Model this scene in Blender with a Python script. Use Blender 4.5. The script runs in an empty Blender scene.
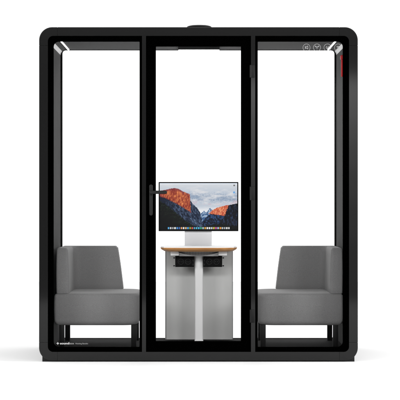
import bpy, bmesh, math, random
from mathutils import Vector, Matrix
random.seed(4)
S = 144.6
CX, HY, GY = 198.35, 197.0, 361.8
D = 13.8
EYE = (GY - HY) / S
def X(px): return (px - CX) / S              # metres across, on the booth's front plane
def Z(py): return (GY - py) / S              # metres up, on the booth's front plane
def kd(y): return D / (D + y)
def XD(px, y): return (px - CX) / S / kd(y)  # the same for a pixel seen at depth y
def ZD(py, y): return EYE + (HY - py) / S / kd(y)

scene = bpy.context.scene
col = scene.collection

def lin(c):
    c /= 255.0
    return c / 12.92 if c <= 0.04045 else ((c + 0.055) / 1.055) ** 2.4
def rgb(r, g, b): return (lin(r), lin(g), lin(b), 1.0)

# ------------------------------------------------------------------ materials
def mat(name, base, rough=0.5, spec=0.5, metal=0.0, noise=0.0, nscale=40.0, bump=0.0, bscale=300.0,
        stretch=(1, 1, 1), emit=None, estr=0.0, rvar=0.0, sheen=0.0):
    m = bpy.data.materials.new(name); m.use_nodes = True
    nt = m.node_tree; N = nt.nodes; L = nt.links
    b = N['Principled BSDF']
    b.inputs['Base Color'].default_value = base
    b.inputs['Roughness'].default_value = rough
    b.inputs['Specular IOR Level'].default_value = spec
    b.inputs['Metallic'].default_value = metal
    if sheen:
        b.inputs['Sheen Weight'].default_value = sheen
        b.inputs['Sheen Roughness'].default_value = 0.5
    if noise or bump or rvar:
        tc = N.new('ShaderNodeTexCoord'); mp = N.new('ShaderNodeMapping')
        mp.inputs['Scale'].default_value = stretch
        L.new(tc.outputs['Object'], mp.inputs['Vector'])
    if noise:
        n = N.new('ShaderNodeTexNoise'); n.inputs['Scale'].default_value = nscale
        n.inputs['Detail'].default_value = 5
        L.new(mp.outputs['Vector'], n.inputs['Vector'])
        r = N.new('ShaderNodeValToRGB')
        r.color_ramp.elements[0].position = 0.3; r.color_ramp.elements[1].position = 0.7
        r.color_ramp.elements[0].color = tuple(c * (1 - noise) for c in base[:3]) + (1,)
        r.color_ramp.elements[1].color = tuple(min(1, c * (1 + noise)) for c in base[:3]) + (1,)
        L.new(n.outputs['Fac'], r.inputs['Fac']); L.new(r.outputs['Color'], b.inputs['Base Color'])
    if rvar:
        n3 = N.new('ShaderNodeTexNoise'); n3.inputs['Scale'].default_value = 6
        L.new(mp.outputs['Vector'], n3.inputs['Vector'])
        mr = N.new('ShaderNodeMapRange')
        mr.inputs['To Min'].default_value = rough - rvar; mr.inputs['To Max'].default_value = rough + rvar
        L.new(n3.outputs['Fac'], mr.inputs['Value']); L.new(mr.outputs['Result'], b.inputs['Roughness'])
    if bump:
        n2 = N.new('ShaderNodeTexNoise'); n2.inputs['Scale'].default_value = bscale; n2.inputs['Detail'].default_value = 3
        L.new(mp.outputs['Vector'], n2.inputs['Vector'])
        bp = N.new('ShaderNodeBump'); bp.inputs['Strength'].default_value = bump; bp.inputs['Distance'].default_value = 0.002
        L.new(n2.outputs['Fac'], bp.inputs['Height']); L.new(bp.outputs['Normal'], b.inputs['Normal'])
    if emit:
        b.inputs['Emission Color'].default_value = emit; b.inputs['Emission Strength'].default_value = estr
    return m

M = {}
M['frame'] = mat('powder_coated_metal', (0.0042, 0.0042, 0.0042, 1), 0.07, 0.25)
M['shell'] = mat('dark_shell', (0.006, 0.006, 0.006, 1), 0.5, 0.2)
M['ink'] = mat('black_glass_border', (0.0002, 0.0002, 0.0002, 1), 0.6, 0.0)
M['gasket'] = mat('rubber', (0.003, 0.003, 0.003, 1), 0.7, 0.1)
M['hinge'] = mat('hinge_metal', (0.0030, 0.0030, 0.0030, 1), 0.5, 0.12)
M['hard'] = mat('handle_metal', (0.0028, 0.0028, 0.0028, 1), 0.42, 0.15)
M['foot'] = mat('foot_plastic', (0.002, 0.002, 0.002, 1), 0.6, 0.2)
M['felt'] = mat('grey_felt', (0.034, 0.034, 0.034, 1), 0.75, 0.1, noise=0.12, nscale=9, bump=0.25, bscale=500)
M['ceil'] = mat('ceiling_panel', (0.038, 0.038, 0.039, 1), 0.7, 0.12, noise=0.10, nscale=12, stretch=(0.2, 3, 1))
M['cove_lit'] = mat('cove_trim', (0.36, 0.36, 0.365, 1), 0.35, 0.5)  # pale tone stands in for the light strip's reflection
M['carpet'] = mat('floor_carpet', (0.006, 0.006, 0.006, 1), 0.85, 0.04, noise=0.3, nscale=120, bump=0.2, bscale=700)
M['fabric'] = mat('grey_upholstery', (0.150, 0.149, 0.149, 1), 0.8, 0.2, noise=0.16, nscale=260, bump=0.5, bscale=420, sheen=0.15)
def weave(m):
    nt = m.node_tree; N = nt.nodes; L = nt.links
    b = N['Principled BSDF']
    tc = N.new('ShaderNodeTexCoord')
    n = N.new('ShaderNodeTexNoise'); n.inputs['Scale'].default_value = 14; n.inputs['Detail'].default_value = 2
    L.new(tc.outputs['Object'], n.inputs['Vector'])
    old = b.inputs['Normal'].links[0].from_node
    bp = N.new('ShaderNodeBump'); bp.inputs['Strength'].default_value = 0.25; bp.inputs['Distance'].default_value = 0.006
    L.new(n.outputs['Fac'], bp.inputs['Height']); L.new(old.outputs['Normal'], bp.inputs['Normal'])
    L.new(bp.outputs['Normal'], b.inputs['Normal'])
weave(M['fabric'])
M['leg'] = mat('black_leg', (0.0015, 0.0015, 0.0015, 1), 0.5, 0.1)
M['white'] = mat('white_laminate', (0.86, 0.86, 0.86, 1), 0.45, 0.4)
M['post'] = mat('light_grey_paint', (0.66, 0.66, 0.66, 1), 0.5, 0.3)
M['panel'] = mat('grey_board', (0.46, 0.462, 0.455, 1), 0.55, 0.3, noise=0.04, nscale=5)
M['panel_edge'] = mat('grey_board_edge', (0.24, 0.24, 0.24, 1), 0.6, 0.3)
M['mesh'] = mat('black_wire', (0.004, 0.004, 0.004, 1), 0.5, 0.3)
M['socket'] = mat('socket_box', (0.0035, 0.0035, 0.0035, 1), 0.7, 0.06)
M['socketdetail'] = mat('socket_detail', (0.010, 0.010, 0.010, 1), 0.5, 0.2)
M['alu'] = mat('aluminium', (0.54, 0.54, 0.55, 1), 0.35, 0.5, metal=0.15)
M['bezel'] = mat('screen_bezel', (0.001, 0.001, 0.001, 1), 0.5, 0.05)
M['red'] = mat('red_plastic', (0.40, 0.010, 0.012, 1), 0.5, 0.2)
M['print'] = mat('grey_print', (0.26, 0.26, 0.26, 1), 0.6, 0.1)
M['logo'] = mat('white_print', (0.34, 0.34, 0.34, 1), 0.6, 0.1)
M['logodim'] = mat('dim_print', (0.16, 0.16, 0.16, 1), 0.6, 0.1)
M['led'] = mat('light_strip', (0.8, 0.8, 0.8, 1), 0.5, 0.2, emit=(1, 0.99, 0.97, 1), estr=7)
M['lamp'] = mat('lamp_diffuser', (0.8, 0.8, 0.8, 1), 0.5, 0.2, emit=(1, 1, 0.99, 1), estr=20)
M['floor'] = mat('white_floor', (0.61, 0.61, 0.61, 1), 0.7, 0.05)

# oak edge
m = mat('oak_edge', (0.42, 0.20, 0.07, 1), 0.5, 0.35); M['oak'] = m
nt = m.node_tree; N = nt.nodes; L = nt.links
tc = N.new('ShaderNodeTexCoord'); mp = N.new('ShaderNodeMapping'); mp.inputs['Scale'].default_value = (2.5, 30, 160)
n = N.new('ShaderNodeTexNoise'); n.inputs['Scale'].default_value = 2.5; n.inputs['Detail'].default_value = 6
r = N.new('ShaderNodeValToRGB')
r.color_ramp.elements[0].color = (0.36, 0.155, 0.045, 1); r.color_ramp.elements[1].color = (0.62, 0.32, 0.12, 1)
r.color_ramp.elements[0].position = 0.35; r.color_ramp.elements[1].position = 0.65
L.new(tc.outputs['Object'], mp.inputs[0]); L.new(mp.outputs[0], n.inputs['Vector']); L.new(n.outputs['Fac'], r.inputs[0])
L.new(r.outputs[0], N['Principled BSDF'].inputs['Base Color'])

# clear glass: mostly see-through, a faint mirror
m = bpy.data.materials.new('clear_glass'); m.use_nodes = True; M['glass'] = m
nt = m.node_tree; N = nt.nodes; L = nt.links
for q in list(N): N.remove(q)
o = N.new('ShaderNodeOutputMaterial'); t = N.new('ShaderNodeBsdfTransparent'); g = N.new('ShaderNodeBsdfGlossy')
t.inputs['Color'].default_value = (0.99, 0.99, 0.99, 1); g.inputs['Roughness'].default_value = 0.02
mx = N.new('ShaderNodeMixShader'); lw = N.new('ShaderNodeFresnel'); lw.inputs['IOR'].default_value = 1.08
L.new(lw.outputs[0], mx.inputs[0]); L.new(t.outputs[0], mx.inputs[1]); L.new(g.outputs[0], mx.inputs[2])
L.new(mx.outputs[0], o.inputs['Surface'])

# ------------------------------------------------------------------ helpers
def obj(name, bm, m, parent=None, smooth=False, angle=35):
    bmesh.ops.recalc_face_normals(bm, faces=bm.faces[:])
    me = bpy.data.meshes.new(name); bm.to_mesh(me); bm.free()
    if smooth:
        for p in me.polygons: p.use_smooth = True
        me.set_sharp_from_angle(angle=math.radians(angle))
    o = bpy.data.objects.new(name, me); col.objects.link(o)
    me.materials.append(M[m] if isinstance(m, str) else m)
    if parent:
        o.parent = parent
        o.matrix_parent_inverse = Matrix.Translation(-world_loc(parent))
    return o
def world_loc(o):
    v = Vector(o.location)
    while o.parent:
        v = v + o.matrix_parent_inverse.to_translation(); o = o.parent; v = v + Vector(o.location)
    return v
def thing(name, label, cat, loc=(0, 0, 0), group=None):
    o = bpy.data.objects.new(name, None); col.objects.link(o)
    o.location = loc; o['label'] = label; o['category'] = cat
    if group: o['group'] = group
    return o
def box(bm, x0, x1, y0, y1, z0, z1, bev=0.0, seg=3):
    v = [bm.verts.new((x, y, z)) for x in (x0, x1) for y in (y0, y1) for z in (z0, z1)]
    fs = [bm.faces.new([v[i] for i in q]) for q in ((0, 1, 3, 2), (4, 6, 7, 5), (0, 4, 5, 1), (2, 3, 7, 6), (0, 2, 6, 4), (1, 5, 7, 3))]
    bmesh.ops.recalc_face_normals(bm, faces=fs)
    if bev:
        es = list({e for f in fs for e in f.edges})
        bmesh.ops.bevel(bm, geom=es, offset=bev, segments=seg, affect='EDGES', profile=0.5)
def one_box(name, m, parent, *a, bev=0.0, seg=3):
    bm = bmesh.new(); box(bm, *a, bev=bev, seg=seg)
    return obj(name, bm, m, parent, smooth=bev > 0, angle=50)
def rrect(x0, z0, x1, z1, r, n=10):
    """counter-clockwise rounded rectangle in x, z; r = radius or (bl, br, tr, tl)"""
    if not isinstance(r, (tuple, list)): r = (r,) * 4
    out = []
    for (cx, cz, sx, sz, a0, q) in ((x0, z0, 1, 1, 180, r[0]), (x1, z0, -1, 1, 270, r[1]), (x1, z1, -1, -1, 0, r[2]), (x0, z1, 1, -1, 90, r[3])):
        q = max(q, 1e-5)
        for i in range(n + 1):
            a = math.radians(a0 + 90 * i / n)
            out.append((cx + sx * q + q * math.cos(a), cz + sz * q + q * math.sin(a)))
    return out
def loft(bm, rings, cap0=True, cap1=True, closed=True):
    vr = [[bm.verts.new(p) for p in ring] for ring in rings]
    for a, b in zip(vr, vr[1:]):
        n = len(a)
        for i in range(n if closed else n - 1):
            j = (i + 1) % n
            try: bm.faces.new((a[i], a[j], b[j], b[i]))
            except ValueError: pass
    if cap0: bm.faces.new(vr[0])
    if cap1: bm.faces.new(list(reversed(vr[-1])))
    return vr
def at_y(loop, y): return [(x, y, z) for x, z in loop]
def ring_prism(bm, outer, inner, y0, y1, bev=0.0, outer_b=None, inner_b=None):
    """closed band between two loops of equal length, y0 front"""
    o, i = outer, inner
    fo = outer_b or outer; fi = inner_b or inner
    seq = [at_y(fo, y0), at_y(o, y0 + bev), at_y(o, y1), at_y(i, y1), at_y(i, y0 + bev), at_y(fi, y0)] if bev else \
          [at_y(o, y0), at_y(o, y1), at_y(i, y1), at_y(i, y0)]
    loft(bm, seq + [seq[0]], False, False)
    bmesh.ops.remove_doubles(bm, verts=bm.verts[:], dist=1e-6)
def cyl(bm, p0, p1, r0, r1=None, n=24):
    r1 = r0 if r1 is None else r1
    a = Vector(p0); b = Vector(p1); d = (b - a).normalized()
    u = d.orthogonal().normalized(); w = d.cross(u)
    rings = []
    for c, r in ((a, r0), (b, r1)):
        rings.append([tuple(c + (u * math.cos(t) + w * math.sin(t)) * r) for t in (2 * math.pi * i / n for i in range(n))])
    loft(bm, rings)

# ------------------------------------------------------------------ the setting
bm = bmesh.new()
v = [bm.verts.new(p) for p in ((-14, -8, 0), (14, -8, 0), (14, 13, 0), (-14, 13, 0))]; bm.faces.new(v)
fl = obj('floor', bm, 'floor'); fl['kind'] = 'structure'

# ------------------------------------------------------------------ booth
x0, x1, zt, zb = X(39.0), X(357.9), Z(27.05), Z(360.75)
T = 8.95 / S
DEP, YG = 1.36, 1.28
ix0, ix1, izt, izb = x0 + T, x1 - T, zt - T, zb + T
booth = thing('meeting_booth', 'large black meeting booth with rounded corners and glass front', 'office booth')

NA = 14
OR, IR = 13 / S, 5.2 / S
# front frame: four corner pieces and four rails with fine seams
SEAM, GAP = 18.4 / S, 0.0007
def band_piece(outer, inner, outer_b, inner_b, y0, y1, bev):
    bm = bmesh.new()
    # open strip closed at both ends
    prof = [at_y(outer_b, y0), at_y(outer, y0 + bev), at_y(outer, y1), at_y(inner, y1), at_y(inner, y0 + bev), at_y(inner_b, y0)]
    n = len(outer)
    sec = [[prof[k][i] for k in range(6)] for i in range(n)]
    loft(bm, sec)
    return bm
FB = 0.0045
def corner(sx, sz):
    def arc(r, off, cx, cz):
        return [(cx - sx * 0 + sx * r * math.cos(a) + 0 * off, cz + sz * r * math.sin(a)) for a in (math.pi / 2 * i / NA for i in range(NA + 1))]
    ex, ez = (x1 if sx > 0 else x0), (zt if sz > 0 else zb)
    def path(ins, r):
        X_, Z_ = ex - sx * ins, ez - sz * ins
        cx, cz = X_ - sx * r, Z_ - sz * r
        p = [(X_, ez - sz * (SEAM - GAP))]
        p += [(cx + sx * r * math.cos(a), cz + sz * r * math.sin(a)) for a in (math.pi / 2 * i / NA for i in range(NA + 1))]
        p += [(ex - sx * (SEAM - GAP), Z_)]
        return p
    bm = band_piece(path(0, OR), path(T, IR), path(FB, OR - FB), path(T - 0.001, IR + 0.001), 0.0, 0.07, FB)
    return obj('frame_corner', bm, 'frame', booth, smooth=True, angle=30)
for sx in (-1, 1):
    for sz in (-1, 1): corner(sx, sz)
def rail(a, b):     # a, b: (outer coordinate pair) of the strip, inner pair
    (oa, ia), (ob, ib) = a, b
    def mv(p, q, d):
        v = Vector(q) - Vector(p); v = v.normalized() * d
        return (p[0] + v[0], p[1] + v[1])
    outer = [oa, ob]; inner = [ia, ib]
    outer_b = [mv(oa, ia, FB), mv(ob, ib, FB)]; inner_b = [mv(ia, oa, 0.001), mv(ib, ob, 0.001)]
    return obj('frame_rail', band_piece(outer, inner, outer_b, inner_b, 0.0, 0.07, FB), 'frame', booth)
s = SEAM + GAP
rail(((x0 + s, zt), (x0 + s, izt)), ((x1 - s, zt), (x1 - s, izt)))
rail(((x0 + s, zb), (x0 + s, izb)), ((x1 - s, zb), (x1 - s, izb)))
rail(((x0, zb + s), (ix0, zb + s)), ((x0, zt - s), (ix0, zt - s)))
rail(((x1, zb + s), (ix1, zb + s)), ((x1, zt - s), (ix1, zt - s)))

# outer shell, set in a few mm
e = 0.003
bm = bmesh.new()
ring_prism(bm, rrect(x0 + e, zb + e, x1 - e, zt - e, OR, NA), rrect(ix0 - 0.022, izb - 0.022, ix1 + 0.022, izt + 0.022, IR + 0.02, NA), 0.012, DEP)
obj('outer_shell', bm, 'shell', booth, smooth=True)
# inner lining
li = 0.020
bm = bmesh.new(); box(bm, ix0 - li, ix0, 0.072, YG, izb + 0.002, izt - 0.03)
obj('side_wall', bm, 'felt', booth)
bm = bmesh.new(); box(bm, ix1, ix1 + li, 0.072, YG, izb + 0.002, izt - 0.03)
obj('side_wall', bm, 'felt', booth)
bm = bmesh.new(); box(bm, ix0 + 0.045, ix1 - 0.045, 0.072, YG, izt, izt + li)
ceiling = obj('ceiling', bm, 'ceil', booth)
bm = bmesh.new(); box(bm, ix0 - li, ix1 + li, 0.072, YG, izb - li, izb)
obj('floor_plate', bm, 'carpet', booth)
# rounded corner between wall and ceiling, strip light's reflection coloured into its lower half
for sx in (-1, 1):
    ex = ix1 if sx > 0 else ix0
    R_ = 0.045
    def covestrip(a0, a1, n):
        bm = bmesh.new(); pr = []
        for i in range(n + 1):
            a = math.radians(a0 + (a1 - a0) * i / n)
            pr.append((R_ * math.cos(a), R_ * math.sin(a)))
        rings = []
        for y in (0.072, YG):
            rings.append([(ex - sx * (R_ - cx_), y, izt - R_ + cz_) for cx_, cz_ in pr] +
                         [(ex - sx * (R_ - cx_ * 1.18), y, izt - R_ + cz_ * 1.18) for cx_, cz_ in reversed(pr)])
        loft(bm, rings)
        return bm
    obj('cove_trim', covestrip(4, 44, 10), 'cove_lit', booth, smooth=True)
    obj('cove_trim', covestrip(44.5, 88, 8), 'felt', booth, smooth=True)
    # light strip running back along the ceiling
    xs = sx * 141.6 / S
    bm = bmesh.new(); box(bm, xs - 0.0050, xs + 0.0050, 0.09, YG - 0.03, izt - 0.005, izt - 0.0002)
    obj('light_strip', bm, 'led', booth)

# mullions
mull = []
for a, b in ((142.0, 146.0), (251.0, 255.2)):
    bm = bmesh.new(); za, zc_ = izb - 0.003, izt + 0.003
    box(bm, X(a), X(b), 0.0012, 0.0492, za, zc_); box(bm, X(a - 1.1), X(b + 1.1), 0.0492, 0.068, za, zc_)
    mull.append(obj('mullion', bm, 'frame', booth))

# glazing: pane plus its printed black border
def glazing(name, xa, xb, za, zb_, ox0, ox1, oz0, oz1, r, ro, yb, parent):
    bm = bmesh.new(); box(bm, xa, xb, yb + 0.003, yb + 0.011, za, zb_)
    g = obj('glass', bm, 'glass', parent)
    bm = bmesh.new(); ring_prism(bm, rrect(xa, za, xb, zb_, ro, 8), rrect(ox0, oz0, ox1, oz1, r, 8), yb, yb + 0.0022)
    b = obj(name, bm, 'ink', parent)
    return g, b
glazing('glass_border', ix0 - .001, X(142.0) + .0005, izb - .001, izt + .001, X(53.6), X(139.5), Z(347.0), Z(41.6), (IR, .003, .003, IR), (IR, 0, 0, IR), 0.010, booth)
glazing('glass_border', X(255.2) - .0005, ix1 + .001, izb - .001, izt + .001, X(257.8), X(342.8), Z(347.0), Z(41.6), (.003, IR, IR, .003), (0, IR, IR, 0), 0.010, booth)
# door
bm = bmesh.new(); ring_prism(bm, rrect(X(146.04), izb + .0005, X(250.96), izt - .0005, .001, 3), rrect(X(155.8), Z(341.5), X(241.0), Z(46.1), .002, 3), 0.008, 0.048)
door = obj('door', bm, 'ink', booth)
one_box('glass', 'glass', door, X(155.8) - .004, X(241) + .004, 0.022, 0.030, Z(341.5) - .004, Z(46.1) + .004)
# handle: long rounded plate, neck and lever
bm = bmesh.new()
pl = rrect(X(149.3), Z(215.6), X(152.7), Z(184.4), 1.65 / S, 8)
pli = rrect(X(149.3) + .002, Z(215.6) + .002, X(152.7) - .002, Z(184.4) - .002, 1.65 / S - .002, 8)
loft(bm, [at_y(pli, -0.006), at_y(pl, -0.004), at_y(pl, 0.008)])
lz0, lz1 = Z(194.0), Z(190.6)
lev = rrect(X(149.7), lz0, X(167.2), lz1, 1.5 / S, 8)
levi = rrect(X(149.7) + .003, lz0 + .003, X(167.2) - .003, lz1 - .003, 1.5 / S - .003, 8)
loft(bm, [at_y(levi, -0.056), at_y(lev, -0.053), at_y(lev, -0.043), at_y(levi, -0.040)])
cyl(bm, (X(151.2), -0.044, Z(192.3)), (X(151.2), -0.004, Z(192.3)), 0.0085)
cyl(bm, (X(151.0), -0.0085, Z(208)), (X(151.0), -0.004, Z(208)), 0.007)
obj('handle', bm, 'hard', door, smooth=True, angle=40)
for a, b in ((65.0, 77.6), (186.6, 200.2), (309.5, 322.6)):
    bm = bmesh.new()
    box(bm, X(249.6), X(254.6), -0.006, 0.0012, Z(b), Z(a), bev=0.0016)
    cyl(bm, (X(250.6), -0.005, Z(b) + .001), (X(250.6), -0.005, Z(a) - .001), 0.0062)
    obj('hinge', bm, 'hinge', door, smooth=True, angle=40)

# rear window and rear frame
bm = bmesh.new()
ring_prism(bm, rrect(ix0 - .01, izb - .01, ix1 + .01, izt + .01, .02, 8), rrect(ix0 + .0125, izb + .004, ix1 - .0125, izt - .0008, .03, 8), YG + .0002, YG + .02)
rw = obj('rear_window', bm, 'gasket', booth)
one_box('glass', 'glass', rw, ix0 + .002, ix1 - .002, YG + .006, YG + .014, izb - .004, izt + .004)
bm = bmesh.new()
ring_prism(bm, rrect(x0, zb, x1, zt, OR, NA), rrect(ix0, izb, ix1, izt, IR, NA), DEP, DEP + .012)
obj('rear_frame', bm, 'frame', booth, smooth=True)

# feet
for xa, xb in ((42.1, 67.5), (329.5, 354.7)):
    for ya, yb in ((0.018, 0.14), (1.2, 1.33)):
        bm = bmesh.new()
        box(bm, X(xa), X(xb), ya, yb, 0.0, 0.042, bev=0.0015, seg=2)
        obj('foot', bm, 'foot', booth, smooth=True)
# round ventilation cap on the roof
bm = bmesh.new(); yc = 0.62; kk = kd(yc)
cxv = XD(199.2, yc); zr = zt - e; top = ZD(25.1, yc)
rings = []
for rr, zz in ((0.075, zr - .002), (0.075, top - 0.018), (0.089, top - .017), (0.0895, top - 0.0135), (0.082, top - .0075), (0.064, top - .003), (0.035, top - .0008), (0.004, top)):
    rings.append([(cxv + rr * math.cos(t), yc + rr * math.sin(t), zz) for t in (2 * math.pi * i / 48 for i in range(48))])
loft(bm, rings)
obj('ventilation_cap', bm, 'hinge', booth, smooth=True, angle=40)

# ceiling lamp, hung near the back
yl0, yl1 = 0.93, 1.235
lx0, lx1 = XD(178.2, yl0), XD(219.6, yl0)
bm = bmesh.new(); box(bm, lx0, lx1, yl0, yl1, ZD(49.7, yl0), izt - .0003)
lampb = obj('ceiling_lamp', bm, 'ceil', booth)
bm = bmesh.new(); box(bm, lx0 + .003, lx1 - .003, yl0 + .004, yl1 - .004, ZD(49.7, yl0) - .004, ZD(49.7, yl0) - .0003)
obj('diffuser', bm, 'lamp', lampb)

# ---- printing on the glass
def strokes(bm, segs, cx, cz, y, w):
    for a, b in segs:
        p = Vector((cx + a[0], cz + a[1])); q = Vector((cx + b[0], cz + b[1])); d = (q - p)
        if d.length < 1e-6: continue
        nrm = Vector((-d.y, d.x)).normalized() * w / 2
        pts = [p + nrm, p - nrm, q - nrm, q + nrm]
        fr = [bm.verts.new((t.x, y, t.y)) for t in pts]; bk = [bm.verts.new((t.x, y + .0004, t.y)) for t in pts]
        bm.faces.new(fr); bm.faces.new(bk[::-1])
        for i in range(4): bm.faces.new((fr[i], fr[(i + 1) % 4], bk[(i + 1) % 4], bk[i]))
def disc(bm, cx, cz, r, y, n=16):
    loft(bm, [[(cx + r * math.cos(t), yy, cz + r * math.sin(t)) for t in (2 * math.pi * i / n for i in range(n))] for yy in (y, y + .0004)])
u = 1 / S
glyphs = [
    [((-1.2, -1.5), (-1.2, 1.5)), ((-1.2, 0), (1.1, 1.6)), ((-1.2, 0), (1.1, -1.6)), ((1.3, -1.6), (1.3, 1.6)), ((-.4, .6), (-.4, -.6))],
    [((-1.6, 1.1), (-.3, .7)), ((1.6, 1.1), (.3, .7)), ((-1.1, .8), (0, -.4)), ((1.1, .8), (0, -.4)), ((0, -.2), (0, -1.7))],
    [((-1.5, .3), (-.4, -1.1)), ((-.4, -1.1), (1.5, 1.2)), ((-1.2, 1.4), (-.2, .6))],
    [((-1.5, 1.2), (1.5, 1.2)), ((-1.2, .2), (1.2, .2)), ((0, 1.2), (0, -1.6)), ((-1, -1.2), (1, -1.2))],
]
for i, cxp in enumerate((306.6, 317.1, 327.6, 338.2)):
    cx, cz = X(cxp), Z(47.4); y = 0.0122
    bm = bmesh.new()
    n = 40
    ro, ri = 3.72 * u, 3.45 * u
    loft(bm, [[(cx + r_ * math.cos(t), yy, cz + r_ * math.sin(t)) for t in (2 * math.pi * q / n for q in range(n))]
              for r_, yy in ((ro, y), (ro, y + .0006), (ri, y + .0006), (ri, y), (ro, y))], False, False)
    strokes(bm, [((a[0] * u, a[1] * u), (b[0] * u, b[1] * u)) for a, b in glyphs[i]], cx, cz, y, .42 * u)
    if i == 1:
        for dx, dz in ((-1.5, 1.2), (1.5, 1.2), (0, .2)): disc(bm, cx + dx * u, cz + dz * u, .6 * u, y)
    obj('pictogram', bm, 'print', booth)
def text(name, body, size, px, px1, py, y, bold=0.0, sp=1.0):
    cu = bpy.data.curves.new(name, 'FONT'); cu.body = body; cu.size = size; cu.extrude = 0.0002; cu.offset = bold; cu.space_character = sp
    t = bpy.data.objects.new(name + '_tmp', cu); col.objects.link(t)
    bpy.context.view_layer.update()
    me = bpy.data.meshes.new_from_object(t.evaluated_get(bpy.context.evaluated_depsgraph_get()))
    bpy.data.objects.remove(t)
    lo = min(q.co.x for q in me.vertices); hi = max(q.co.x for q in me.vertices); fx = (px1 - px) / S / (hi - lo)
    for v_ in me.vertices:
        x_, y_, z_ = v_.co; v_.co = (X(px) + (x_ - lo) * fx, y - z_, Z(py) + y_)
    return me
def join_meshes(name, parts, parent, mats):
    bm = bmesh.new()
    for mi, me in parts:
        k = len(bm.faces); bm.from_mesh(me); bm.faces.ensure_lookup_table()
        for f in bm.faces[k:]: f.material_index = mi
    o = obj(name, bm, mats[0], parent)
    for q in mats[1:]: o.data.materials.append(M[q])
    return o
bm = bmesh.new(); cx, cz = X(57.7), Z(343.5)
for a in range(0, 360, 90):
    dx, dz = math.cos(math.radians(a)), math.sin(math.radians(a))
    disc(bm, cx + dx * .85 * u, cz + dz * .85 * u, .42 * u, .0092)
disc(bm, cx, cz, .5 * u, .0092)
me0 = bpy.data.meshes.new('t'); bm.to_mesh(me0); bm.free()
yt = .0094
join_meshes('logo', [(0, me0), (0, text('logo', 'sound', 2.75 * u, 59.9, 68.9, 344.4, yt, bold=.0006)),
                     (1, text('logo', 'box', 2.75 * u, 69.2, 74.0, 344.4, yt)),
                     (2, text('logo', 'Meeting Booths', 1.95 * u, 75.3, 88.0, 344.3, yt, bold=.0002))], booth, ['logo', 'print', 'logodim'])

# ------------------------------------------------------------------ corner seats
YF, YP, YB = 0.40, 1.00, 1.16
FZ = izb
def corner_seat(side, seat_out, seat_in, back_out, w_top, w_bot, label):
    """side -1: against the left wall. distances are px offsets from the booth's middle"""
    cxs = side * (seat_out + seat_in) / 2 / S
    root = thing('corner_seat', label, 'armchair', (cxs, (YF + YB) / 2, FZ), 'grey upholstered corner seats facing each other across the desk')
    def xx(uu): return side * (back_out / S - uu)      # uu: metres in from the outer face of the backrest
    zs, zl = EYE - 99.3 / S, EYE - 132.4 / S
    # seat cushion block, rounded in plan and along its edges
    bm = bmesh.new()
    def plan(i, z):
        a, b = sorted((side * seat_out / S, side * seat_in / S))
        ra = .11; ro = .02
        rad = (ro, ra, ra, ro) if side < 0 else (ra, ro, ro, ra)
        return [(x_, y_, z) for x_, y_ in rrect(a + i, YF + i, b - i, YB - i, tuple(max(.004, q - i * .6) for q in rad), 8)]
    rb, rt = .042, .026
    rings = [plan(rb * (1 - math.sin(math.pi / 2 * j / 6)), zl + rb * (1 - math.cos(math.pi / 2 * j / 6))) for j in range(7)]
    q0, q1 = zl + rb, zs - rt
    rings = [[(p[0], p[1] + .016 * max(0, 1 - (p[1] - YF) / .2), p[2]) for p in rg] for rg in rings]
    for k in range(1, 9):
        g = k / 9; und = .016 * (1 - g) ** 1.6
        rings.append([(p[0], p[1] + und * max(0, 1 - (p[1] - YF) / .2), p[2]) for p in plan(-.002 * math.sin(math.pi * g), q0 + (q1 - q0) * g)])
    rings += [plan(rt * (1 - math.cos(math.pi / 2 * j / 6)), zs - rt * (1 - math.sin(math.pi / 2 * j / 6))) for j in range(7)]
    rings += [plan(rt + .03, zs + .002), plan(rt + .10, zs + .004)]
    loft(bm, rings)
    obj('seat', bm, 'fabric', root, smooth=True, angle=60)
    # L-shaped backrest: wing along the wall, taller panel across the rear
    bm = bmesh.new()
    ztop = EYE - 52.6 / S; zbot = zs - .004
    def Lp(f, i, z, extra=0.0):
        t = .092 + (.078 - .092) * f
        w = w_bot + (w_top - w_bot) * f
        yp = YP - .0 + .012 * f
        r = .058
        pts = []
        def fil(cx, cy, rr, a0, a1, n):
            for k in range(n + 1):
                a = math.radians(a0 + (a1 - a0) * k / n); pts.append((cx + rr * math.cos(a), cy + rr * math.sin(a)))
        q = .012
        fil(i + q, YF + .006 + i + q, q, 180, 270, 4)
        fil(t - i - .022, YF + .006 + i + .022, .022, 270, 360, 5)
        fil(t - i + r + i, yp + i - r - i, r + i, 180, 90, 12) if False else fil(t - i + r, yp + i - r, r, 180, 90, 12)
        fil(w - i - q, yp + i + q, q, 270, 360, 4)
        fil(w - i - q, YB - i - q, q, 0, 90, 4)
        fil(i + .03, YB - i - .03, .03, 90, 180, 5)
        lean = .045 * f
        return [(xx(p[0]), p[1] + lean * max(0, 1 - (p[1] - YF) / .35), z) for p in pts]
    rings = [Lp(0, .006, zbot)]
    rings += [Lp(0, 0, zbot + .008)]
    H = ztop - zbot; rt = .014
    for k in range(1, 9): rings.append(Lp(k / 9, -.003 * math.sin(math.pi * k / 9), zbot + .008 + (H - .008 - rt) * k / 8))
    for j in range(1, 7):
        a = math.pi / 2 * j / 6
        rings.append(Lp(1, rt * (1 - math.cos(a)), ztop - rt * (1 - math.sin(a))))
    loft(bm, rings)
    obj('backrest', bm, 'fabric', root, smooth=True, angle=60)
    for px_, yy in ((seat_out - 7.5, YF + .06), (seat_out - 7.5, YB - .07), (seat_in + 6, YF + .06), (seat_in + 6, YB - .07)):
        bm = bmesh.new(); xc = side * px_ / S
        box(bm, xc - .0185, xc + .0185, yy - .0185, yy + .0185, FZ, zl + .004, bev=.003, seg=2)
        obj('leg', bm, 'leg', root, smooth=True)
    return root
corner_seat(-1, 148.5, 60.7, 146.2, .405, .452, 'grey fabric seat with its wing against the left wall, above the small printed logo')
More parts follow.
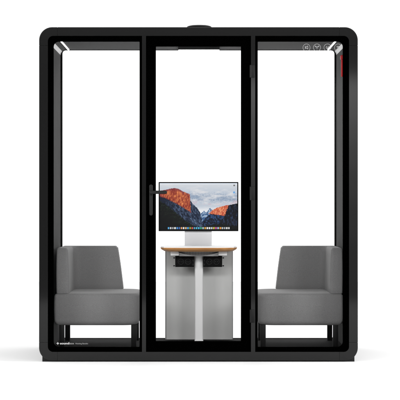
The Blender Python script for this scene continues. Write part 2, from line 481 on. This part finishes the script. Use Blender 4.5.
corner_seat(1, 149.2, 60.9, 148.6, .405, .450, 'grey fabric seat with its wing against the right wall, below the red hammer')

# ------------------------------------------------------------------ desk
desk = thing('desk', 'narrow white desk with oak edge and one light grey post under the monitor', 'desk', (X(198.7), 1.0, FZ))
YT0, YT1 = 0.72, 1.235
k0 = kd(YT0)
zt_top = ZD(246.5, YT0); zt_bot = ZD(251.8, YT0); WL = .0098
ta, tb = XD(160.4, YT0 + .05), XD(237.2, YT0 + .05)
def top_plan(i, z):
    pts = []
    a, b = ta + i, tb - i; n = 24
    for q in range(n + 1):
        f = q / n; pts.append((a + (b - a) * f, YT0 + i + .05 * (2 * f - 1) ** 2 + (.03 * max(0, abs(2 * f - 1) - .93) / .07), z))
    pts += [(b, YT1 - i, z), (a, YT1 - i, z)]
    return pts
bm = bmesh.new()
loft(bm, [top_plan(.034, zt_bot), top_plan(.022, zt_bot + .006), top_plan(.006, zt_bot + .016), top_plan(.0005, zt_top - WL - .003), top_plan(0, zt_top - WL)])
tt = obj('table_edge', bm, 'oak', desk, smooth=True, angle=25)
bm = bmesh.new(); loft(bm, [top_plan(.0012, zt_top - WL + .0002), top_plan(.001, zt_top - .003), top_plan(.004, zt_top)])
obj('tabletop', bm, 'white', desk)
# grey board behind, edge band
YPn = 1.19
pa, pb = XD(165.2, YPn), XD(233.0, YPn)
bm = bmesh.new(); box(bm, pa + .0105, pb - .0075, YPn, YPn + .018, FZ + .0005, zt_bot - .002)
obj('back_board', bm, 'panel', desk)
one_box('board_edge', 'panel_edge', desk, pa, pa + .010, YPn - .003, YPn + .02, FZ + .0005, zt_bot - .002)
one_box('board_edge', 'panel_edge', desk, pb - .007, pb, YPn - .003, YPn + .02, FZ + .0005, zt_bot - .002)
# post with foot
yl = 0.99
bm = bmesh.new()
pxa, pxb = XD(194.7, yl), XD(203.1, yl)
rings = []
pr = rrect(pxa, yl, pxb, yl + .07, .012, 6)
loft(bm, [[(a, b, z) for a, b in pr] for z in (FZ + .008, zt_bot - .03)])
obj('post', bm, 'post', desk, smooth=True)
bm = bmesh.new(); box(bm, pxa - .001, pxb + .001, yl - .006, yl + .19, FZ + .0005, FZ + .0085, bev=.002)
obj('base_plate', bm, 'post', desk, smooth=True)
# light grey brackets under the top
for a, b in ((170.6, 179.0), (218.4, 227.0)):
    one_box('bracket', 'post', desk, XD(a, .86), XD(b, .86), .86, 1.18, ZD(255.5, .86), zt_bot - .0005, bev=.0015)
# drooping wire basket
bm = bmesh.new(); wy = .82
nx = 26; xa, xb = XD(178.4, wy), XD(218.6, wy)
for q in range(nx + 1):
    f = q / nx; xq = xa + (xb - xa) * f
    zbm = zt_bot - .004 - .024 * math.sin(math.pi * f) ** .8
    for yy in (wy, wy + .2):
        pass
    box(bm, xq - .0011, xq + .0011, wy, wy + .2, zbm - .0022, zbm)
    box(bm, xq - .0011, xq + .0011, wy - .001, wy + .0015, zbm, zt_bot - .001)
for row in range(4):
    for q in range(nx):
        f0, f1 = q / nx, (q + 1) / nx
        h0 = .024 * math.sin(math.pi * f0) ** .8 * (row + 1) / 4; h1 = .024 * math.sin(math.pi * f1) ** .8 * (row + 1) / 4
        p = [(xa + (xb - xa) * f0, zt_bot - .004 - h0), (xa + (xb - xa) * f1, zt_bot - .004 - h1)]
        loft(bm, [[(p[0][0], yy, p[0][1]), (p[0][0], yy, p[0][1] - .0026), (p[1][0], yy, p[1][1] - .0026), (p[1][0], yy, p[1][1])] for yy in (wy - .0015, wy + .001)])
obj('cable_basket', bm, 'mesh', desk)
one_box('crossbar', 'post', desk, XD(179.3, .9), XD(218.3, .9), .93, .96, ZD(256.2, .93), zt_bot - .006)
# two dark socket boxes
for a, b, fl_ in ((175.2, 194.0, 0), (203.3, 222.2, 1)):
    ys = .95
    xa, xb, za, zb2 = XD(a, ys), XD(b, ys), ZD(267.0, ys), ZD(256.4, ys)
    bm = bmesh.new(); box(bm, xa, xb, ys, ys + .10, za, zb2, bev=.003)
    sb = obj('socket_box', bm, 'socket', desk, smooth=True)
    bm = bmesh.new(); w_ = (xb - xa)
    for c in (.30, .68):
        cx = xa + w_ * (c if not fl_ else 1 - c); cz = (za + zb2) / 2
        n = 28
        loft(bm, [[(cx + r_ * math.cos(t), yy, cz + r_ * math.sin(t)) for t in (2 * math.pi * q / n for q in range(n))] for r_, yy in ((.021, ys - .001), (.021, ys + .001), (.019, ys + .001), (.019, ys - .001), (.021, ys - .001))], False, False)
        for s_ in (-1, 1): disc(bm, cx + s_ * .008, cz, .0028, ys - .001)
    for q in range(2): box(bm, xa + w_ * (.93 if not fl_ else .03), xa + w_ * (.97 if not fl_ else .07), ys - .001, ys + .001, za + .012 + .03 * q, za + .024 + .03 * q)
    obj('socket_face', bm, 'socketdetail', sb)
    side_x = xa if not fl_ else xb; sg = -1 if not fl_ else 1
    for zc in (za + .008, zb2 - .012):
        one_box('clip', 'socket', sb, *sorted((side_x + sg * .002, side_x + sg * .014)), ys + .02, ys + .03, zc - .004, zc + .004)

# ------------------------------------------------------------------ monitor
ym = 1.02
mx0, mx1, mz0, mz1 = XD(158.6, ym), XD(238.4, ym), ZD(231.2, ym), ZD(182.0, ym)
mon = thing('monitor', 'wide flat monitor showing mountain cliffs at sunset on a pale stand, standing on the desk', 'monitor', ((mx0 + mx1) / 2, ym + .05, zt_top))
bw = 1.15 / S / kd(ym)
bm = bmesh.new()
ring_prism(bm, rrect(mx0, mz0, mx1, mz1, .003, 4), rrect(mx0 + bw, mz0 + bw * .9, mx1 - bw, mz1 - bw, .001, 4), ym - .002, ym + .003)
obj('bezel', bm, 'bezel', mon)
bm = bmesh.new(); box(bm, mx0 + .001, mx1 - .001, ym + .0031, ym + .022, mz0 + .001, mz1 - .001, bev=.003)
obj('housing', bm, 'alu', mon, smooth=True)
bm = bmesh.new()
sa, sb_ = XD(184.6, ym + .05), XD(211.8, ym + .05)
box(bm, sa, sb_, ym + .03, ym + .04, zt_top + .004, mz0 + .12, bev=.002)
box(bm, sa, sb_, ym - .0, ym + .14, zt_top + .0003, zt_top + .0045, bev=.001)
box(bm, sa + .04, sb_ - .04, ym + .02, ym + .032, mz0 + .06, mz0 + .12)
obj('stand', bm, 'alu', mon, smooth=True)

def h2(i, j, s=0):
    n = (i * 374761393 + j * 668265263 + s * 1442695041) & 0xffffffff
    n = ((n ^ (n >> 13)) * 1274126177) & 0xffffffff
    return ((n ^ (n >> 16)) & 0xffff) / 65535.0
def vn(x, y, s=0):
    i, j = math.floor(x), math.floor(y); fx, fy = x - i, y - j
    fx = fx * fx * (3 - 2 * fx); fy = fy * fy * (3 - 2 * fy)
    a = h2(i, j, s) * (1 - fx) + h2(i + 1, j, s) * fx; b = h2(i, j + 1, s) * (1 - fx) + h2(i + 1, j + 1, s) * fx
    return a * (1 - fy) + b * fy
def fbm(x, y, s=0, o=5):
    t = 0; a = .5; n = 0
    for k in range(o): t += a * vn(x, y, s + k); n += a; x *= 2.03; y *= 2.03; a *= .5
    return t / n
def pl_(x, pts):
    if x <= pts[0][0]: return pts[0][1]
    for (a, b), (c, d) in zip(pts, pts[1:]):
        if x <= c: return b + (d - b) * (x - a) / (c - a)
    return pts[-1][1]
def mixc(a, b, t):
    t = max(0, min(1, t)); return tuple(p + (q - p) * t for p, q in zip(a, b))
DOCK = [(70,160,220),(200,205,210),(150,150,155),(225,225,220),(60,140,215),(50,90,170),(220,150,90),(230,225,235),(210,170,110),(60,150,220),(150,160,40),(200,70,60),(70,140,190),(60,170,190),(50,160,210),(40,170,120),(170,190,200),(220,160,60),(240,240,240),(225,225,230),(200,210,215),(220,200,60),(210,80,160),(170,200,225),(230,140,40),(170,175,180),(160,165,170),(225,225,225),(210,210,212)]
def screen(x, y):
    # x, y in photo pixels
    wob = (fbm(x * 1.3, y * 1.3, 3) - .5) * 1.3
    # sky
    c = mixc((212, 216, 221), (192, 201, 213), (y - 184) / 8)
    c = mixc(c, (138, 156, 180), 1 - abs(y - 197.2 + wob * 6 + (x - 200) * -.03) / 5)
    cl = fbm(x * .16, y * .5, 11)
    c = mixc(c, (218, 219, 223), (cl - .47) * 3)
    c = mixc(c, (200, 160, 175), max(0, 1 - abs(y - 202.5) / 3) * max(0, fbm(x * .2, y * .4, 21) - .45) * 3)
    if y > 206: c = mixc(c, (232, 234, 238), (y - 206) / 5)
    # far snowy peaks
    ys = pl_(x, [(196, 214), (201, 213.5), (204, 211), (206.5, 212.5), (210, 207.8), (213, 211), (220, 214)]) + wob * 2.5
    if y > ys:
        f = fbm(x * .9 + y * .5, y * .9, 31)
        c = mixc((55, 90, 135), (190, 208, 226), (f - .35) * 3.2 - (y - ys) / 14)
    # dark middle ridge
    yr = pl_(x, [(198, 232), (202, 222), (206, 217.5), (211, 213.5), (216, 214), (222, 215), (227, 214), (240, 214)]) + wob * 2
    if y > yr:
        f = fbm(x * .9, y * 1.1, 41)
        c = mixc((10, 18, 34), (50, 82, 130), (f - .42) * 3.5 - (y - 219) / 16)
    # right glowing cliff
    yt_ = pl_(x, [(208.5, 214), (212, 210.5), (216, 208.2), (221, 206.6), (226, 205.2), (229, 205), (230, 216)]) + wob * .9
    yb_ = pl_(x, [(208.5, 213.8), (213, 214.2), (218, 214.8), (224, 215.8), (230, 216)]) + wob * .8
    if yt_ < y < yb_ and x > 208.5:
        f = fbm(x * 1.6 + y * .5, y * .7, 51)
        c = mixc((178, 62, 44), (246, 168, 118), (f - .3) * 2.2)
    # right dark cliff
    xr = pl_(y, [(203.5, 236), (204.6, 231.2), (205.6, 228.3), (210, 227), (215, 225), (220, 222), (226, 218)]) + wob * 2
    if x > xr and y > 203.8 + (fbm(x * .8, 0, 61) - .5) * 1.6:
        f = fbm(x * .8, y * .45, 62)
        c = mixc((9, 12, 22), (48, 66, 98), (f - .46) * 3)
    # blue flank to the right of the big cliff
    xf = pl_(y, [(200, 190), (204, 193), (207, 196.5), (212, 199.5), (218, 201.5), (230, 203)]) + wob * 1.5
    if x < xf and y > 199.5:
        f = fbm(x * 1.6 - y * .6, y * .6, 71)
        c = mixc((20, 30, 52), (104, 126, 156), (f - .40) * 2.5)
    # big glowing cliff
    yt_ = pl_(x, [(159, 191.3), (162, 190.4), (166, 189.6), (170, 188.7), (174, 188), (178.5, 188.7), (182, 191), (186, 192.6), (189.6, 194), (190.4, 196)]) + wob * .8
    yb_ = pl_(x, [(159, 196.5), (166, 198.5), (173, 202), (181, 206.5), (186, 209.3), (190.9, 212.6)]) + wob * 1.2
    xe = 189.9 + (y - 194) * .05 + wob * .5
    if x < xe:
        if yt_ < y < yb_:
            f = fbm(x * 1.7 + y * .35, y * .5, 81); f2 = fbm(x * .35, y * .3, 82)
            c = mixc((136, 46, 36), (244, 152, 86), (f - .32) * 1.9 + (f2 - .5) * .9)
            c = mixc(c, (112, 44, 66), max(0, 1 - (y - yt_) / 3.2) * .75 * (1 if x < 184 else .4))
            if x < 165: c = mixc(c, (120, 40, 52), (165 - x) / 8)
            c = mixc(c, (90, 34, 40), max(0, 1 - (yb_ - y) / 1.5) * .6)
        elif y >= yb_:
            f = fbm(x * 1.5 - y * .7, y * .7, 91); dn = (y - yb_)
            c = mixc((16, 25, 44), (96, 116, 148), (f - .42) * 2.6)
            if x < 176: c = mixc(c, (20, 28, 48), (176 - x) / 15)
    # forest slope
    yg = pl_(x, [(159, 200.5), (166, 204.5), (172, 209), (178, 214.5), (184, 219), (190, 223.5), (197, 227.2), (205, 227), (215, 224.5), (238, 226)]) + wob * 3.5
    if y > yg:
        f = fbm(x * .8 + y * .5, y * .9, 101)
        c = mixc((4, 8, 9), (36, 52, 34), (f - .44) * 3 - max(0, y - 222) / 14)
        c = mixc(c, (3, 5, 8), (y - yg - 1) / 16)
    # row of small icons
    if 227.2 < y < 229.1 and 167.4 < x < 230.0:
        q = (x - 167.4) / 2.16; i = int(q); f = q - i
        if .17 < f < .85: c = mixc(DOCK[i % len(DOCK)], (255, 255, 255), .12)
    if y < 184.3: c = (226, 234, 244)
    if 233.4 < x < 235.0 and 184.6 < y < 186.2: c = (110, 110, 112)
    if 233.3 < x < 235.1 and 191.5 < y < 193.2: c = (110, 170, 225)
    return c
sx0, sx1, sz0, sz1 = mx0 + bw, mx1 - bw, mz0 + bw * .9, mz1 - bw
NX, NZ = 330, 196
verts = []; cols = []
for j in range(NZ + 1):
    for i in range(NX + 1):
        verts.append((sx0 + (sx1 - sx0) * i / NX, ym + .0012, sz0 + (sz1 - sz0) * j / NZ))
        px_ = 159.7 + (237.3 - 159.7) * i / NX; py_ = 230.2 + (183.1 - 230.2) * j / NZ
        c = screen(px_, py_); cols += [lin(c[0]), lin(c[1]), lin(c[2]), 1.0]
faces = [(j * (NX + 1) + i, j * (NX + 1) + i + 1, (j + 1) * (NX + 1) + i + 1, (j + 1) * (NX + 1) + i) for j in range(NZ) for i in range(NX)]
me = bpy.data.meshes.new('screen'); me.from_pydata(verts, [], faces)
ca = me.color_attributes.new('picture', 'FLOAT_COLOR', 'POINT'); ca.data.foreach_set('color', cols)
m = bpy.data.materials.new('screen_picture'); m.use_nodes = True; nt = m.node_tree
b = nt.nodes['Principled BSDF']; b.inputs['Base Color'].default_value = (.004, .004, .004, 1); b.inputs['Roughness'].default_value = .3
b.inputs['Specular IOR Level'].default_value = .1
at = nt.nodes.new('ShaderNodeAttribute'); at.attribute_name = 'picture'
nt.links.new(at.outputs['Color'], b.inputs['Emission Color']); b.inputs['Emission Strength'].default_value = 1.0
me.materials.append(m)
so = bpy.data.objects.new('screen', me); col.objects.link(so); so.parent = mon
so.matrix_parent_inverse = Matrix.Translation(-Vector(mon.location))

# ------------------------------------------------------------------ red emergency hammer on the right wall
yh = .42
hk = kd(yh)
wallx = ix1
ham = thing('emergency_hammer', 'slim red emergency hammer mounted high on the right inner wall, below the ceiling corner', 'hammer', (wallx, yh, ZD(66, yh)))
bm = bmesh.new()
za, zb3 = ZD(76.8, yh), ZD(55.3, yh)
hx = XD(341.0, yh)
box(bm, hx, hx + .013, yh - .012, yh + .012, za, zb3 - .014, bev=.004)
box(bm, hx - .004, hx + .016, yh - .03, yh + .03, zb3 - .030, zb3, bev=.005)
obj('handle', bm, 'red', ham, smooth=True)
one_box('wall_clip', 'red', ham, hx + .012, wallx, yh - .008, yh + .008, (za + zb3) / 2 - .03, (za + zb3) / 2 + .03)

# ------------------------------------------------------------------ light
w = bpy.data.worlds.new('World'); scene.world = w; w.use_nodes = True
nt = w.node_tree; N = nt.nodes; L = nt.links
bg = N['Background']
tc = N.new('ShaderNodeTexCoord'); sp = N.new('ShaderNodeSeparateXYZ'); L.new(tc.outputs['Generated'], sp.inputs[0])
r = N.new('ShaderNodeValToRGB'); mr = N.new('ShaderNodeMapRange')
mr.inputs['From Min'].default_value = -1; mr.inputs['From Max'].default_value = 1
L.new(sp.outputs['Y'], mr.inputs['Value']); L.new(mr.outputs['Result'], r.inputs['Fac'])
W_FRONT, W_BACK = 0.30, 1.6
r.color_ramp.elements[0].position = 0.22; r.color_ramp.elements[0].color = (W_FRONT,) * 3 + (1,)
r.color_ramp.elements[1].position = 0.5; r.color_ramp.elements[1].color = (W_BACK,) * 3 + (1,)
L.new(r.outputs['Color'], bg.inputs['Color']); bg.inputs['Strength'].default_value = 1.0

def area(name, loc, target, sx, sy, power, spread=180):
    l = bpy.data.lights.new(name, 'AREA'); l.shape = 'RECTANGLE'; l.size = sx; l.size_y = sy; l.energy = power
    l.spread = math.radians(spread)
    o = bpy.data.objects.new(name, l); col.objects.link(o); o.location = loc
    d = Vector(target) - Vector(loc); o.rotation_euler = d.to_track_quat('-Z', 'Y').to_euler()
    return o
# rear and front fill lamps added for brightness, side keys for the floor shadows
area('rear_fill', (0, 9, 5.2), (0, 9, 0), 12, 4, 420)  # added out of view to whiten the far floor
area('key_softbox_right', (7.0, -1.6, 2.9), (0, 0.4, 0.6), 1.0, 1.6, 520)
area('key_softbox_left', (-7.0, -1.6, 2.9), (0, 0.4, 0.6), 1.0, 1.6, 250)
area('front_fill_left', (-5.2, -9.0, 3.3), (0, 0.6, 1.0), 4.0, 2.4, 470)  # this and the next two: added to brighten seats and desk
area('front_fill_right', (5.2, -9.0, 3.3), (0, 0.6, 1.0), 4.0, 2.4, 560)
area('front_fill_high', (0, -10.0, 4.1), (0, 0.6, 1.0), 5.0, 1.0, 400)
# vertical strip box beside the camera: reflected in the right-hand metalwork
DL = 14.6
kx = lambda px: X(px) * (1 + DL / D)
kz = lambda py: EYE + (HY - py) / S * (1 + DL / D)
steps = [(77, 100, 1.0), (100, 120, .80), (120, 142, .6), (142, 168, .42), (168, 200, .27), (200, 240, .16), (240, 290, .08)]
for a, b, f in steps:
    zc = (kz(a) + kz(b)) / 2; h = kz(a) - kz(b)
    x_a, x_b = kx(232), kx(372)
    A = (x_b - x_a) * h
    area('strip_softbox', ((x_a + x_b) / 2, -DL, zc), ((x_a + x_b) / 2, 0, zc), x_b - x_a, h, A * math.pi * 4.2 * f)

# ------------------------------------------------------------------ camera
cam = bpy.data.cameras.new('camera'); co = bpy.data.objects.new('camera', cam); col.objects.link(co)
co.location = (0, -D, EYE); co.rotation_euler = (math.radians(90), 0, 0)
cam.sensor_width = 36; cam.lens = 36 * D / (400 / S)
cam.shift_x = (200 - CX) / 400; cam.shift_y = (HY - 200) / 400
cam.clip_end = 500; cam.clip_start = .1
scene.camera = co
scene.view_settings.view_transform = 'Standard'; scene.view_settings.look = 'None'
scene.view_settings.exposure = 0; scene.view_settings.gamma = 1
scene.render.engine = 'CYCLES'
scene.cycles.max_bounces = 10; scene.cycles.transparent_max_bounces = 16
scene.cycles.use_denoising = True
